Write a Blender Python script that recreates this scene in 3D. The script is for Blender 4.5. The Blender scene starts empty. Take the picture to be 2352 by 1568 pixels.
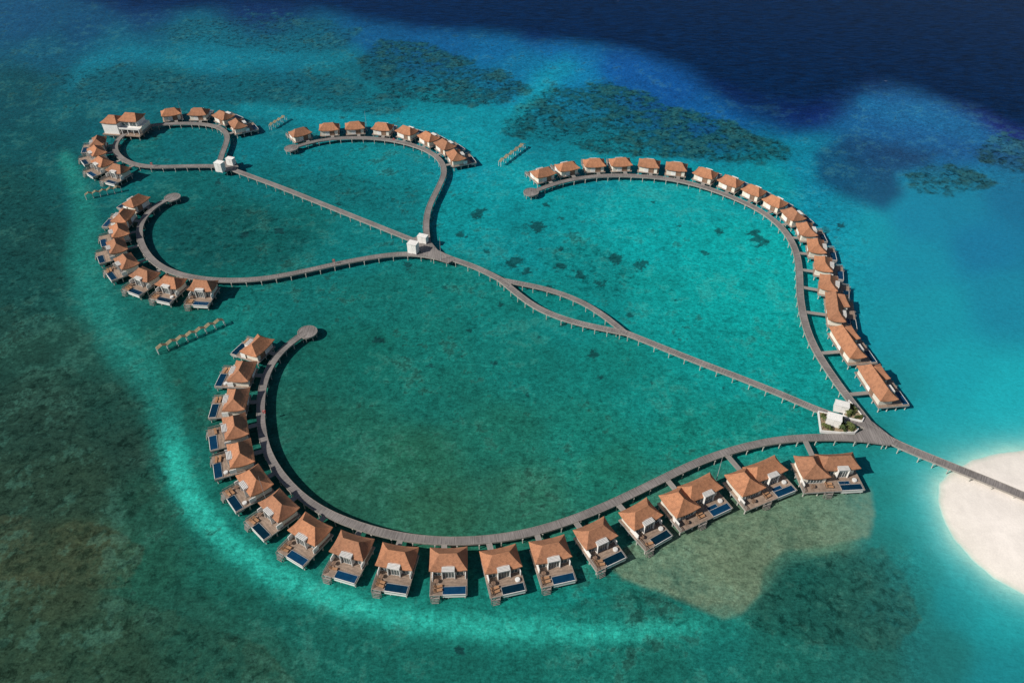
import bpy, math, random
import numpy as np
from mathutils import Vector, Matrix
random.seed(7); np.random.seed(7)
scene=bpy.context.scene
H=160.0; P=math.radians(40.8); F=1777.0
SP,CP=math.sin(P),math.cos(P)
# image pixels through the camera -> metres on a level plane of height z
def G(px,py,z=0.0):
    u=(px-1176)/F; v=(py-784)/F
    t=(H-z)/(SP+v*CP)
    return Vector((u*t,(CP-v*SP)*t,z))
def lin(c):
    c=np.asarray(c,float)/255.0
    return np.where(c<=0.04045,c/12.92,((c+0.055)/1.055)**2.4)

# ------------------------------------------------------------ camera / light
cam_d=bpy.data.cameras.new("camera"); cam=bpy.data.objects.new("camera",cam_d)
scene.collection.objects.link(cam); scene.camera=cam
cam.location=(0,0,H); cam.rotation_euler=(math.pi/2-P,0,0)
cam_d.sensor_width=36; cam_d.lens=F/2352*36; cam_d.clip_start=1; cam_d.clip_end=30000
scene.view_settings.view_transform='Standard'; scene.view_settings.look='None'; scene.view_settings.exposure=0
SUN_EL=math.radians(38); AZ=math.radians(25)
sdir=Vector((-math.cos(AZ),-math.sin(AZ),0))*math.cos(SUN_EL)+Vector((0,0,math.sin(SUN_EL)))
sun_d=bpy.data.lights.new("sun",'SUN'); sun=bpy.data.objects.new("sun",sun_d); scene.collection.objects.link(sun)
sun_d.energy=4.6; sun_d.angle=math.radians(0.5); sun_d.color=(1,0.95,0.88)
sun.rotation_euler=sdir.to_track_quat('Z','Y').to_euler(); sun.location=(0,0,300)
w=bpy.data.worlds.new("World"); scene.world=w; w.use_nodes=True
nt=w.node_tree; sky=nt.nodes.new('ShaderNodeTexSky'); sky.sky_type='NISHITA'; sky.sun_disc=False
sky.sun_elevation=SUN_EL; sky.sun_rotation=math.atan2(sdir.x,sdir.y)
bg=nt.nodes['Background']; bg.inputs['Strength'].default_value=0.06
nt.links.new(sky.outputs[0],bg.inputs['Color'])

# ------------------------------------------------------------ materials
class NB:
    def __init__(s,name):
        s.m=bpy.data.materials.new(name); s.m.use_nodes=True; s.t=s.m.node_tree; s.b=s.t.nodes['Principled BSDF']
    def n(s,ty,**k):
        x=s.t.nodes.new(ty)
        for a,v in k.items(): setattr(x,a,v)
        return x
    def l(s,a,b): s.t.links.new(a,b)
    def ramp(s,src,stops):
        r=s.n('ShaderNodeValToRGB'); e=r.color_ramp.elements
        while len(e)<len(stops): e.new(0.5)
        for i,(p,c) in enumerate(stops):
            e[i].position=p; e[i].color=(c,c,c,1) if isinstance(c,(int,float)) else (*c,1)
        s.l(src,r.inputs[0]); return r.outputs[0]
    def mul(s,a,b,fac=1.0,mode='MULTIPLY'):
        m=s.n('ShaderNodeMix',data_type='RGBA',blend_type=mode); m.inputs[0].default_value=fac if not hasattr(fac,'links') else 0
        if hasattr(fac,'links'): s.l(fac,m.inputs[0])
        for v,i in ((a,6),(b,7)):
            if hasattr(v,'links'): s.l(v,m.inputs[i])
            else: m.inputs[i].default_value=(*v,1)
        return m.outputs[2]
    def noise(s,coord,scale,detail=4,rough=0.6,dist=0.0,vec=None):
        n=s.n('ShaderNodeTexNoise'); n.inputs['Scale'].default_value=scale; n.inputs['Detail'].default_value=detail
        n.inputs['Roughness'].default_value=rough; n.inputs['Distortion'].default_value=dist
        if vec is not None:
            mp=s.n('ShaderNodeMapping'); mp.inputs['Scale'].default_value=vec[0]; mp.inputs['Rotation'].default_value=vec[1]
            s.l(coord,mp.inputs[0]); coord=mp.outputs[0]
        s.l(coord,n.inputs['Vector']); return n.outputs[0]
def simple(name,col,rough=0.6,var=0.18,scale=1.2,stripe=None,rnd=0.12):
    b=NB(name); tc=b.n('ShaderNodeTexCoord'); co=tc.outputs['Object']
    n=b.noise(co,scale,6,0.65); c=b.mul(col,b.ramp(n,[(0.35,1-var),(0.65,1+var)]))
    if stripe:
        vec,sc,amt=stripe
        w=b.n('ShaderNodeTexWave',wave_type='BANDS',bands_direction=vec); w.inputs['Scale'].default_value=sc; w.inputs['Distortion'].default_value=0.6; w.inputs['Detail'].default_value=2
        b.l(co,w.inputs[0]); c=b.mul(c,b.ramp(w.outputs[0],[(0.0,1-amt),(0.4,1.0),(1.0,1.0+amt*0.3)]))
        st=b.noise(co,1.0,3,0.5,0,((0.3,6,0.3) if vec=='Y' else (6,0.3,0.3),(0,0,0))) ; c=b.mul(c,b.ramp(st,[(0.35,1-amt),(0.65,1+amt*0.7)]))
    oi=b.n('ShaderNodeObjectInfo'); c=b.mul(c,b.ramp(oi.outputs['Random'],[(0,1-rnd),(1,1+rnd)]))
    b.l(c,b.b.inputs['Base Color']); b.b.inputs['Roughness'].default_value=rough
    return b.m
M={}
M['deck']=simple("deck_timber",(0.32,0.23,0.17),0.75,0.25,0.9,('Y',3.2,0.25))
M['white']=simple("white_render",(0.78,0.76,0.72),0.6,0.07,0.8,None,0.05)
M['rim']=simple("pool_coping",(0.34,0.33,0.31),0.6,0.15,0.8)
M['cream']=simple("cream_render",(0.74,0.69,0.59),0.7,0.08,0.7)
M['conc']=simple("weathered_concrete",(0.48,0.46,0.41),0.85,0.25,1.5)
M['slat']=simple("silvered_slats",(0.27,0.245,0.22),0.8,0.2,1.5)
M['frame']=simple("window_frame_paint",(0.62,0.61,0.58),0.5,0.05,2)
M['door']=simple("door_timber",(0.24,0.15,0.10),0.6,0.2,1.5,('X',4,0.3))
M['red']=simple("red_paint",(0.55,0.05,0.03),0.5)
M['steel']=simple("grey_steel",(0.35,0.36,0.37),0.4)
M['cushion']=simple("orange_cushion",(0.38,0.20,0.10),0.9,0.1)
M['linen']=simple("white_linen",(0.72,0.70,0.66),0.9,0.05)
M['trunk']=simple("bark",(0.16,0.11,0.07),0.9)
M['soil']=simple("planting_soil",(0.30,0.23,0.14),0.95,0.35,1.3)
M['screen']=simple("bamboo_screen",(0.27,0.22,0.13),0.85,0.3,2)
# roof shingles
b=NB("cedar_shingle"); tc=b.n('ShaderNodeTexCoord'); co=tc.outputs['Object']
n1=b.noise(co,0.9,6,0.7); n2=b.noise(co,6,4,0.75)
c=b.mul((0.40,0.186,0.103),b.ramp(n1,[(0.35,(0.76,0.77,0.80)),(0.5,(1,1,1)),(0.66,(1.16,1.15,1.14))]))
c=b.mul(c,b.ramp(n2,[(0.36,0.78),(0.64,1.20)]))
wv=b.n('ShaderNodeTexWave',wave_type='BANDS',bands_direction='Z'); wv.inputs['Scale'].default_value=1.6; wv.inputs['Distortion'].default_value=1.2; wv.inputs['Detail Scale'].default_value=3
b.l(co,wv.inputs[0]); c=b.mul(c,b.ramp(wv.outputs[0],[(0,0.80),(0.35,1.02)]))
oi=b.n('ShaderNodeObjectInfo'); c=b.mul(c,b.ramp(oi.outputs['Random'],[(0,(0.80,0.84,0.88)),(0.5,(1,1,1)),(1,(1.14,1.10,1.04))]))
b.l(c,b.b.inputs['Base Color']); b.b.inputs['Roughness'].default_value=0.9; b.b.inputs['Specular IOR Level'].default_value=0.2
bp=b.n('ShaderNodeBump'); bp.inputs['Strength'].default_value=0.5; bp.inputs['Distance'].default_value=0.1; b.l(n2,bp.inputs['Height']); b.l(bp.outputs[0],b.b.inputs['Normal'])
M['roof']=b.m
# glass
b=NB("window_glass"); b.b.inputs['Roughness'].default_value=0.12
tc=b.n('ShaderNodeTexCoord'); b.l(b.ramp(b.noise(tc.outputs['Object'],0.8,2),[(0.3,(0.03,0.06,0.07)),(0.7,(0.12,0.15,0.15))]),b.b.inputs['Base Color']); M['glass']=b.m
# pool water
b=NB("pool_water"); tc=b.n('ShaderNodeTexCoord'); oi=b.n('ShaderNodeObjectInfo')
c=b.ramp(b.noise(tc.outputs['Object'],0.5,3),[(0.3,(0.003,0.030,0.072)),(0.7,(0.005,0.050,0.105))])
c=b.mul(c,b.ramp(oi.outputs['Random'],[(0,(0.35,0.42,0.35)),(1,(1.2,1.15,1.25))]))
b.l(c,b.b.inputs['Base Color']); b.b.inputs['Roughness'].default_value=0.08; b.b.inputs['Specular IOR Level'].default_value=0.3
bp=b.n('ShaderNodeBump'); bp.inputs['Strength'].default_value=0.15; bp.inputs['Distance'].default_value=0.05; b.l(b.noise(tc.outputs['Object'],3,3),bp.inputs['Height']); b.l(bp.outputs[0],b.b.inputs['Normal'])
M['pool']=b.m
# boardwalk planks (UV: u metres along, v metres across)
b=NB("boardwalk_planks"); uv=b.n('ShaderNodeUVMap'); co=uv.outputs[0]
n1=b.noise(co,1.0,3,0.6,0,((3.5,0.15,1),(0,0,0))); n2=b.noise(co,0.12,4,0.6)
c=b.mul((0.215,0.192,0.178),b.ramp(n1,[(0.36,0.68),(0.64,1.28)]))
c=b.mul(c,b.ramp(n2,[(0.38,0.80),(0.62,1.22)]))
wv=b.n('ShaderNodeTexWave',wave_type='BANDS',bands_direction='X'); wv.inputs['Scale'].default_value=0.32
b.l(co,wv.inputs[0]); c=b.mul(c,b.ramp(wv.outputs[0],[(0,0.75),(0.10,1.0)]))
b.l(c,b.b.inputs['Base Color']); b.b.inputs['Roughness'].default_value=0.8; M['plank']=b.m
# foliage
b=NB("foliage"); tc=b.n('ShaderNodeTexCoord'); oi=b.n('ShaderNodeObjectInfo')
c=b.ramp(b.noise(tc.outputs['Object'],2.5,3),[(0.3,(0.03,0.06,0.015)),(0.55,(0.08,0.12,0.03)),(0.8,(0.16,0.15,0.05))])
c=b.mul(c,b.ramp(oi.outputs['Random'],[(0,(0.8,0.8,0.8)),(1,(1.4,1.1,0.8))])); b.l(c,b.b.inputs['Base Color']); b.b.inputs['Roughness'].default_value=0.7; M['leaf']=b.m

# ------------------------------------------------------------ mesh builder
class MB:
    def __init__(s): s.v=[];s.f=[];s.m=[];s.mats=[]
    def mi(s,k):
        if k not in s.mats: s.mats.append(k)
        return s.mats.index(k)
    def face(s,vs,k):
        i=len(s.v); s.v+= [tuple(v) for v in vs]; s.f.append(tuple(range(i,i+len(vs)))); s.m.append(s.mi(k))
    def box(s,x0,x1,y0,y1,z0,z1,k,M4=None):
        c=[(x,y,z) for z in (z0,z1) for y in (y0,y1) for x in (x0,x1)]
        if M4 is not None: c=[tuple(M4@Vector(p)) for p in c]
        i=len(s.v); s.v+=c; mi=s.mi(k)
        for q in ((0,2,3,1),(4,5,7,6),(0,1,5,4),(2,6,7,3),(0,4,6,2),(1,3,7,5)):
            s.f.append(tuple(i+a for a in q)); s.m.append(mi)
    def cyl(s,x,y,z0,z1,r0,r1,k,n=8):
        i=len(s.v); mi=s.mi(k)
        for z,r in ((z0,r0),(z1,r1)):
            for a in range(n): s.v.append((x+r*math.cos(2*math.pi*a/n),y+r*math.sin(2*math.pi*a/n),z))
        for a in range(n):
            b2=(a+1)%n; s.f.append((i+a,i+b2,i+n+b2,i+n+a)); s.m.append(mi)
        s.f.append(tuple(i+n+a for a in range(n))); s.m.append(mi)
        s.f.append(tuple(i+n-1-a for a in range(n))); s.m.append(mi)
    def hip(s,cx,cy,hw,hd,rw,rd,ze,zr,flare,k,th=0.28):
        def ring(a,b2,z,fl):
            pts=[]; N=6
            for i in range(N): pts.append((-a+2*a*i/N,-b2))
            for i in range(N): pts.append((a,-b2+2*b2*i/N))
            for i in range(N): pts.append((a-2*a*i/N,b2))
            for i in range(N): pts.append((-a,b2-2*b2*i/N))
            out=[]
            for (x,y) in pts:
                cxn=abs(x)/max(a,1e-6); cyn=abs(y)/max(b2,1e-6); c=min(cxn,cyn)
                out.append((cx+x,cy+y,z+fl*c*c))
            return out
        rings=[ring(hw-0.5,hd-0.5,ze-th*0.6,flare*0.8),ring(hw,hd,ze-th,flare),ring(hw,hd,ze,flare)]
        S=5
        for j in range(1,S+1):
            t=j/S; rings.append(ring(hw+(rw-hw)*t,hd+(rd-hd)*t,ze+(zr-ze)*(t**1.12),flare*(1-t)**2))
        i=len(s.v); n=24; mi=s.mi(k)
        for r in rings: s.v+=r
        for j in range(len(rings)-1):
            for a in range(n):
                b2=(a+1)%n; s.f.append((i+j*n+a,i+j*n+b2,i+(j+1)*n+b2,i+(j+1)*n+a)); s.m.append(mi)
        s.f.append(tuple(i+(len(rings)-1)*n+a for a in range(n))); s.m.append(mi)
        s.f.append(tuple(i+n-1-a for a in range(n))); s.m.append(mi)
    def mesh(s,name,mirror=False):
        me=bpy.data.meshes.new(name); v=s.v; f=s.f
        if mirror: v=[(-x,y,z) for x,y,z in v]; f=[tuple(reversed(q)) for q in f]
        me.from_pydata(v,[],f)
        for k in s.mats: me.materials.append(M[k])
        me.polygons.foreach_set('material_index',s.m); me.update(); return me
def add(name,data,parent=None,loc=(0,0,0),rot=0.0,scale=(1,1,1)):
    o=bpy.data.objects.new(name,data); scene.collection.objects.link(o)
    o.location=loc; o.rotation_euler=(0,0,rot); o.scale=scale
    if parent is not None: o.parent=parent
    return o
def thing(name,label,cat,loc,rot=0.0,group=None):
    e=add(name,None,None,loc,rot); e.empty_display_size=1
    e["label"]=label; e["category"]=cat
    if group: e["group"]=group
    return e

# ------------------------------------------------------------ noise in numpy
def vnoise(x,y,seed):
    xi=np.floor(x).astype(np.int64); yi=np.floor(y).astype(np.int64); fx=x-xi; fy=y-yi
    fx=fx*fx*(3-2*fx); fy=fy*fy*(3-2*fy)
    def h(a,b2):
        n=(a*374761393+b2*668265263+seed*974634777)&0xffffffff
        n=((n^(n>>13))*1274126177)&0xffffffff; n=(n^(n>>16))&0xffffffff
        return n/4294967295.0
    return (h(xi,yi)*(1-fx)+h(xi+1,yi)*fx)*(1-fy)+(h(xi,yi+1)*(1-fx)+h(xi+1,yi+1)*fx)*fy
def fbm(x,y,seed,o=5,g=0.55):
    a=1;t=0;s=0
    for i in range(o):
        r=0.6*i+0.3; xx=(x*math.cos(r)-y*math.sin(r))*2**i; yy=(x*math.sin(r)+y*math.cos(r))*2**i
        s=s+a*vnoise(xx,yy,seed+i*17); t+=a; a*=g
    s=s/t-0.5
    return s*(0.25/max(float(s.std()),1e-3))   # std 0.25
def segdist(X,Y,pts):
    d=np.full(X.shape,1e9); tt=np.zeros(X.shape)
    n=len(pts)-1
    for i in range(n):
        ax,ay=pts[i][:2]; bx,by=pts[i+1][:2]; dx,dy=bx-ax,by-ay; L=dx*dx+dy*dy+1e-9
        t=np.clip(((X-ax)*dx+(Y-ay)*dy)/L,0,1); e=np.hypot(X-ax-t*dx,Y-ay-t*dy)
        k=e<d; d=np.where(k,e,d); tt=np.where(k,(i+t)/n,tt)
    return d,tt
def sdpoly(X,Y,poly):
    d,_=segdist(X,Y,list(poly)+[poly[0]]); ins=np.zeros(X.shape,bool); n=len(poly)
    for i in range(n):
        x1,y1=poly[i][:2]; x2,y2=poly[(i+1)%n][:2]
        if y1==y2: continue
        c=((y1>Y)!=(y2>Y))&(X<(x2-x1)*(Y-y1)/(y2-y1)+x1); ins^=c
    return np.where(ins,d,-d)
def sst(a,b2,x):
    t=np.clip((x-a)/(b2-a),0,1); return t*t*(3-2*t)

# ------------------------------------------------------------ sea sheet
xs=np.concatenate([np.linspace(-2600,-200,60,endpoint=False),np.arange(-200,2560,2.8),np.linspace(2560,5000,60)])
ys=np.concatenate([np.linspace(-705,-60,70,endpoint=False),np.arange(-60,700,1.9),np.arange(700,1640,2.5),np.linspace(1640,2300,30)])
PX,PY=np.meshgrid(xs,ys)
U=(PX-1176)/F; V=(PY-784)/F; T=H/(SP+V*CP); WX=U*T; WY=(CP-V*SP)*T
samples=[(2000,100,3,24,80),(2250,180,3,28,86),(2300,30,3,20,68),(1500,40,4,34,96),(1700,180,3,32,96),(1000,20,4,38,98),(1250,60,4,44,108),(600,8,4,52,98),(300,8,6,60,102),(60,40,12,78,112),(1850,240,4,40,108),(2330,280,4,46,115),(1600,-200,3,22,70),(400,-200,4,34,85),(2300,-200,3,18,60),
(200,60,8,75,108),(100,120,10,85,108),(60,200,8,76,84),(100,340,8,80,84),(260,110,10,98,120),(480,130,10,112,130),(650,150,8,106,124),(250,200,8,98,110),(400,210,8,94,104),(600,210,8,102,112),(180,260,8,88,96),(350,240,8,97,105),(600,260,8,110,120),(780,180,8,100,112),
(870,70,5,86,130),(1000,90,5,90,138),(1150,110,5,98,145),(1300,120,5,98,150),(1450,150,5,84,146),(1300,180,6,120,160),(1180,160,6,108,145),(1250,200,8,130,158),(1550,200,4,82,144),(1620,260,4,88,144),(1000,270,6,130,140),(1080,290,6,140,152),(860,260,6,118,128),(760,270,6,122,132),
(30,450,14,78,76),(130,420,10,88,88),(60,560,18,76,72),(130,650,20,80,74),(60,800,28,70,60),(180,800,28,74,64),(100,950,30,66,56),(260,900,28,76,66),(60,1150,40,70,56),(200,1100,38,70,56),(300,1030,30,68,58),(340,1150,28,78,64),(200,1250,48,72,54),(120,1350,50,72,54),(330,1300,28,84,68),(60,1500,40,72,56),(250,1500,38,76,60),(450,1420,28,84,70),(600,1500,28,86,72),
(330,800,20,96,84),(300,700,18,98,90),(420,700,16,94,84),(400,880,20,90,78),(450,960,22,88,76),(520,740,12,108,100),(640,700,12,104,98),(480,860,16,104,94),(400,970,20,84,74),
(400,330,8,102,106),(340,330,8,98,98),(480,330,8,104,108),(580,330,6,118,126),(600,400,8,106,108),(700,370,6,118,124),(850,380,6,126,130),(940,370,6,124,130),(800,440,8,108,108),(920,450,8,120,122),(680,420,8,102,102),(860,500,8,116,116),(300,410,8,100,100),(450,430,8,96,94),
(400,520,8,86,84),(450,580,8,88,84),(550,500,8,88,84),(600,570,8,94,88),(700,520,8,96,92),(800,560,8,114,112),(380,480,8,88,84),(250,620,16,94,88),
(1100,360,6,140,152),(1150,450,5,142,146),(1080,500,6,138,140),(1050,350,6,132,144),(1220,560,6,130,132),(1200,330,6,124,136),(1180,400,4,144,152),
(1300,480,5,142,144),(1450,480,5,152,152),(1600,470,5,152,152),(1500,570,4,156,154),(1650,560,4,160,156),(1750,580,4,160,156),(1750,680,4,158,152),(1650,680,4,154,148),(1500,660,6,144,138),(1350,600,6,138,136),(1400,690,6,132,128),(1600,780,6,142,136),(1780,800,4,146,138),(1850,880,4,142,136),(1700,850,6,142,136),(1300,710,8,124,118),
(1000,660,12,112,104),(850,680,14,106,98),(1150,720,12,116,108),(1000,780,14,108,98),(850,820,14,102,90),(750,850,18,96,84),(700,950,26,90,76),(800,1000,26,96,80),(1000,900,18,106,94),(1200,850,14,114,104),(1400,850,12,122,112),(1500,920,12,128,118),(1350,1000,18,116,102),(1150,1000,24,106,90),(950,1050,32,98,78),(800,1120,34,92,74),(1000,1180,40,98,76),(1200,1150,38,102,82),(1400,1080,24,112,94),(1550,1010,14,122,108),(1700,970,10,130,118),(1830,970,6,130,122),
(1350,380,6,130,140),(2000,540,2,148,162),(2100,600,2,142,162),(2250,560,2,122,154),(2320,450,2,112,144),(1900,420,2,122,148),(1850,380,2,126,150),(2200,470,2,128,154),(2100,500,2,132,158),(2000,320,2,94,142),(2100,290,2,96,144),(2200,310,2,90,138),(1780,420,4,142,150),(1920,480,2,134,154),(2150,720,2,148,162),(2300,700,2,134,156),(2050,760,2,146,158),(2200,850,2,158,168),(2320,900,6,168,176),(2150,960,4,156,164),(2060,900,4,142,148),(2100,1040,6,138,138),(2000,1010,6,122,118),
(1600,1180,62,114,94),(1800,1180,68,118,96),(1700,1290,90,122,96),(1900,1230,78,116,92),(2060,1140,12,114,106),(2110,1150,6,136,134),(2060,1250,14,108,100),(2130,1250,6,122,120),(2200,1380,4,128,130),(2100,1380,12,106,100),(1950,1330,24,92,80),(1850,1340,20,90,80),(1900,1420,22,92,82),(2300,1430,4,142,144),(2320,1540,2,128,132),(2150,1500,10,108,104),(2000,1500,18,98,88),(1800,1500,22,100,88),
(1550,1380,20,104,92),(1450,1340,26,110,96),(1350,1400,14,120,108),(1200,1410,14,118,106),(1000,1400,16,112,100),(800,1350,18,110,98),(650,1280,18,106,94),(560,1200,18,98,88),(480,1100,18,98,86),(430,1020,18,100,90),
(1500,1510,20,100,88),(1250,1510,19,104,92),(1000,1510,19,100,88),(850,1490,20,98,86),(1650,1480,18,106,96),(520,1330,22,92,78),(700,1430,20,96,84)]
SA=np.array(samples,float); cols=lin(SA[:,2:5])
qx=PX+18*fbm(WX/40,WY/40,3)+5*fbm(WX/7,WY/7,4); qy=PY+13*fbm(WX/40,WY/40,9)+4*fbm(WX/7,WY/7,5)
num=np.zeros(PX.shape+(3,)); den=np.zeros(PX.shape)
for s_,c_ in zip(SA,cols):
    d2=(qx-s_[0])**2+((qy-s_[1])*1.25)**2; ww=1.0/(d2+38.0**2)**2.2
    num+=ww[...,None]*c_; den+=ww
C=num/den[...,None]
def blend(C,mask,col):
    m=mask[...,None]; return C*(1-m)+lin(col)*m
nA=fbm(WX/14,WY/14,21,6,0.62); nB=fbm(WX/36,WY/36,31,5); nC=fbm(WX/4.5,WY/4.5,41,5,0.72); nD=fbm(WX/1.7,WY/1.7,51,4,0.75)
streak=fbm((WX*0.75+WY*0.66)/22,(WY*0.75-WX*0.66)/5.5,61,5,0.6)
calm=sst(1880,2060,PX)*sst(380,460,PY)*(1-0.7*sst(1230,1300,PY)*(1-sst(2080,2160,PX)))
coral=(0.30+0.26*nB)*(1-0.8*calm)
# deep ocean
deep=[(-3000,-900),(5500,-900),(5500,500),(2700,400),(2420,325),(2333,296),(2250,254),(2150,222),(2060,200),(2005,196),(1960,222),(1905,252),(1850,268),(1770,262),(1700,240),(1630,206),(1560,158),(1460,124),(1320,98),(1150,80),(980,66),(830,46),(740,26),(600,16),(400,24),(300,26),(150,-14),(-400,-100)]
sd=sdpoly(PX,PY,deep)
soft=26+36*np.exp(-((PX-1790)/200)**2)
m=sst(-1,1,(sd+7*nB+3*nA+1.2*nC)/soft)
deepcol=(lin((0,37,76))[None,None])*(1-sst(0,1700,PX)[...,None]*0.26)
C=C*(1-m[...,None])+deepcol*m[...,None]; deepm=m
# dark blue patch
sdb=sdpoly(PX,PY,[(1868,350),(1950,305),(2080,330),(2160,350),(2130,380),(2060,400),(2075,450),(2030,480),(1940,455),(1875,415)])
C=blend(C,0.8*sst(-20,20,sdb+10*nB+4*nA+2*nC),(2,68,104))
reefs=[([(330,62),(450,42),(600,32),(740,42),(825,72),(800,112),(690,128),(540,110),(420,100)],(10,80,96),0.65,0.9),
([(830,125),(880,92),(970,96),(1060,128),(1125,160),(1185,182),(1215,205),(1150,238),(1040,246),(950,240),(870,215),(820,170)],(8,72,82),0.9,1.0),
([(1130,285),(1200,240),(1290,198),(1400,190),(1480,212),(1570,250),(1680,290),(1780,322),(1845,345),(1815,372),(1700,382),(1560,362),(1400,352),(1250,335),(1160,312)],(8,74,80),0.92,1.0),
([(2080,402),(2140,372),(2220,383),(2278,425),(2200,446),(2110,440)],(6,80,88),0.9,1.0),
([(2225,350),(2290,312),(2360,320),(2500,380),(2440,410),(2300,394)],(6,70,82),0.95,1.0),
([(100,170),(240,150),(420,170),(640,165),(820,190),(960,240),(860,265),(600,235),(330,235),(180,225)],(8,76,88),0.6,0.8),
([(400,500),(480,470),(620,490),(720,540),(650,600),(500,610),(390,580)],(8,70,70),0.4,0.6),
([(700,400),(800,400),(960,430),(950,500),(880,500),(760,450)],(8,88,92),0.4,0.6),
([(1230,580),(1330,560),(1460,600),(1440,690),(1400,700),(1300,660)],(8,102,100),0.4,0.6),
([(1280,1400),(1500,1350),(1600,1430),(1450,1440),(1330,1425)],(20,80,70),0.5,0.6),
([(1780,1300),(1920,1268),(2020,1262),(2085,1320),(2110,1420),(2060,1500),(1900,1480),(1740,1455),(1700,1420),(1755,1360)],(20,76,66),0.75,0.7),
([(-200,900),(150,850),(330,900),(380,1000),(390,1100),(300,1180),(100,1200),(-200,1200)],(30,54,44),0.36,0.7),
([(-200,1500),(100,1330),(400,1400),(600,1480),(700,1600),(-200,1640)],(42,62,46),0.38,0.7),
([(-200,1180),(200,1190),(330,1260),(300,1350),(-200,1340)],(60,66,46),0.4,0.7),
([(-200,380),(60,370),(150,450),(160,640),(80,760),(-200,800)],(14,60,58),0.35,0.6)]
for poly,col,st,co_ in reefs:
    s=sdpoly(PX,PY,poly); m=sst(-5,7,s+18*nA+8*nB+10*nC)
    patch=sst(-0.20,0.20,nC+0.6*nA+0.5*nD+0.4*streak*(PX<800)+0.12)
    C=blend(C,m*st*(0.35+0.65*patch),col); coral=np.maximum(coral,m*co_)
tan=[(1400,1300),(1480,1230),(1580,1180),(1700,1130),(2000,1120),(2010,1170),(1998,1230),(1900,1256),(1800,1270),(1760,1308),(1750,1360),(1705,1412),(1658,1430),(1602,1402),(1510,1352),(1430,1330)]
s=sdpoly(PX,PY,tan); C=blend(C,sst(-6,10,s+8*nA+4*nC+5*nB)*np.clip(0.72+0.25*nC+0.25*nD,0,0.95),(106,124,98)); 
def band(C,pts,col,w0,st,na=1.0):
    d,t=segdist(PX,PY,pts); wv=np.interp(t,np.linspace(0,1,len(w0)),w0); 
    sv=np.interp(t,np.linspace(0,1,len(st)),st)
    m=(1-sst(0.1,1.25,d/wv+na*(0.45*nA+0.30*nB+0.35*nC)))*sv*np.clip(1+0.4*nD,0.6,1.3)
    return blend(C,np.clip(m,0,1),col)
C=band(C,[(378,960),(392,1030),(414,1095),(460,1172),(535,1255),(655,1332),(785,1380),(950,1418),(1150,1438),(1350,1446),(1500,1444),(1700,1436)],(28,134,118),[50,62,64,64,64,62,60,60,62,64,60,44],[0.2,0.55,0.6,0.65,0.65,0.65,0.65,0.65,0.6,0.55,0.5,0.3],0.6)
C=band(C,[(392,985),(397,1030),(408,1082),(447,1162),(526,1248),(645,1328),(785,1385),(950,1425),(1150,1444),(1350,1452),(1500,1448),(1640,1432)],(42,172,152),[24,34,38,36,34,33,32,32,34,36,32,22],[0.45,0.85,0.88,0.85,0.8,0.8,0.78,0.76,0.72,0.68,0.52,0.2],0.42)
C=band(C,[(150,365),(188,450),(200,520),(192,600),(215,690),(270,780),(330,850),(372,930),(392,990)],(30,130,118),[26,32,38,48,60,66,60,50,44],[0.65,0.7,0.65,0.65,0.65,0.6,0.55,0.5,0.5],0.6)
C=band(C,[(440,790),(500,760),(560,730),(640,720)],(22,124,114),[46,50,44,40],[0.35,0.45,0.4,0.2])
C=band(C,[(160,200),(200,150),(300,122),(420,140),(600,132),(760,145),(820,120)],(12,126,144),[22,26,26,26,26,24,20],[0.3,0.5,0.5,0.5,0.5,0.45,0.3])
C=band(C,[(560,250),(760,275),(960,280),(1110,300),(1190,250),(1300,150)],(10,146,158),[18,22,30,38,26,40],[0.45,0.45,0.55,0.6,0.55,0.35],0.7)
C=band(C,[(1050,330),(1150,370),(1210,420)],(8,150,154),[36,44,36],[0.4,0.5,0.4])
C=band(C,[(2110,1070),(2140,1200),(2210,1330),(2330,1430)],(8,152,154),[28,32,38],[0.5,0.6,0.6],0.4)
C=band(C,[(1985,235),(2050,262),(2110,262),(2250,310),(2350,350)],(4,108,152),[24,34,36,34,26],[0.5,0.6,0.65,0.6,0.3],0.3)
for (x,y,r) in [(1740,550,22),(1468,612,19),(1285,575,8),(1312,540,11),(1100,485,14),(1232,520,16),(1415,594,15),(1238,776,9),(1135,835,7),(1450,720,12),(1362,815,16),(1180,600,16),(1290,612,14),(1330,632,14),(1420,403,6),(1550,690,9),(1255,470,8),(935,610,9),(1025,660,7),(1150,700,7),(870,780,9),(1380,865,10),(440,690,5),(1930,520,10),(1650,530,9),(1620,582,8),(1050,1495,16),(1060,540,10),(1375,650,14),(1700,430,6),(900,560,7),(780,470,8),(1560,520,6),(1500,465,7),(1210,905,6),(1180,885,5),(1660,890,5),(560,540,9),(640,530,9),(500,420,10),(1290,500,10),(1500,880,8),(1290,745,7),(1080,760,6),(990,840,7),(1120,580,12),(1210,620,12),(1340,690,9),(1260,660,9)]:
    d=np.hypot(PX-x,(PY-y)*1.5)+r*(1.5*nC+1.0*nD); C=blend(C,(1-sst(r*0.65,r*1.0,d))*0.72,(10,54,56))
beach_px=[(2352,1029),(2290,1037),(2230,1056),(2182,1084),(2156,1110),(2153,1150),(2170,1205),(2196,1248),(2230,1284),(2284,1328),(2352,1364),(2480,1400),(2700,1460),(3100,1500),(3300,1300),(3100,1100),(2700,1015),(2500,1010)]
beach=[tuple(G(x,y)[:2]) for x,y in beach_px]
sb=sdpoly(WX,WY,beach); ds=np.maximum(np.maximum(-sb,0)+0.8*nA*2,0)
C=blend(C,0.72*np.exp(-ds/10.0),(34,184,182)); C=blend(C,0.92*np.exp(-ds/2.6),(160,218,202))
quiet=1-0.75*calm
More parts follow.
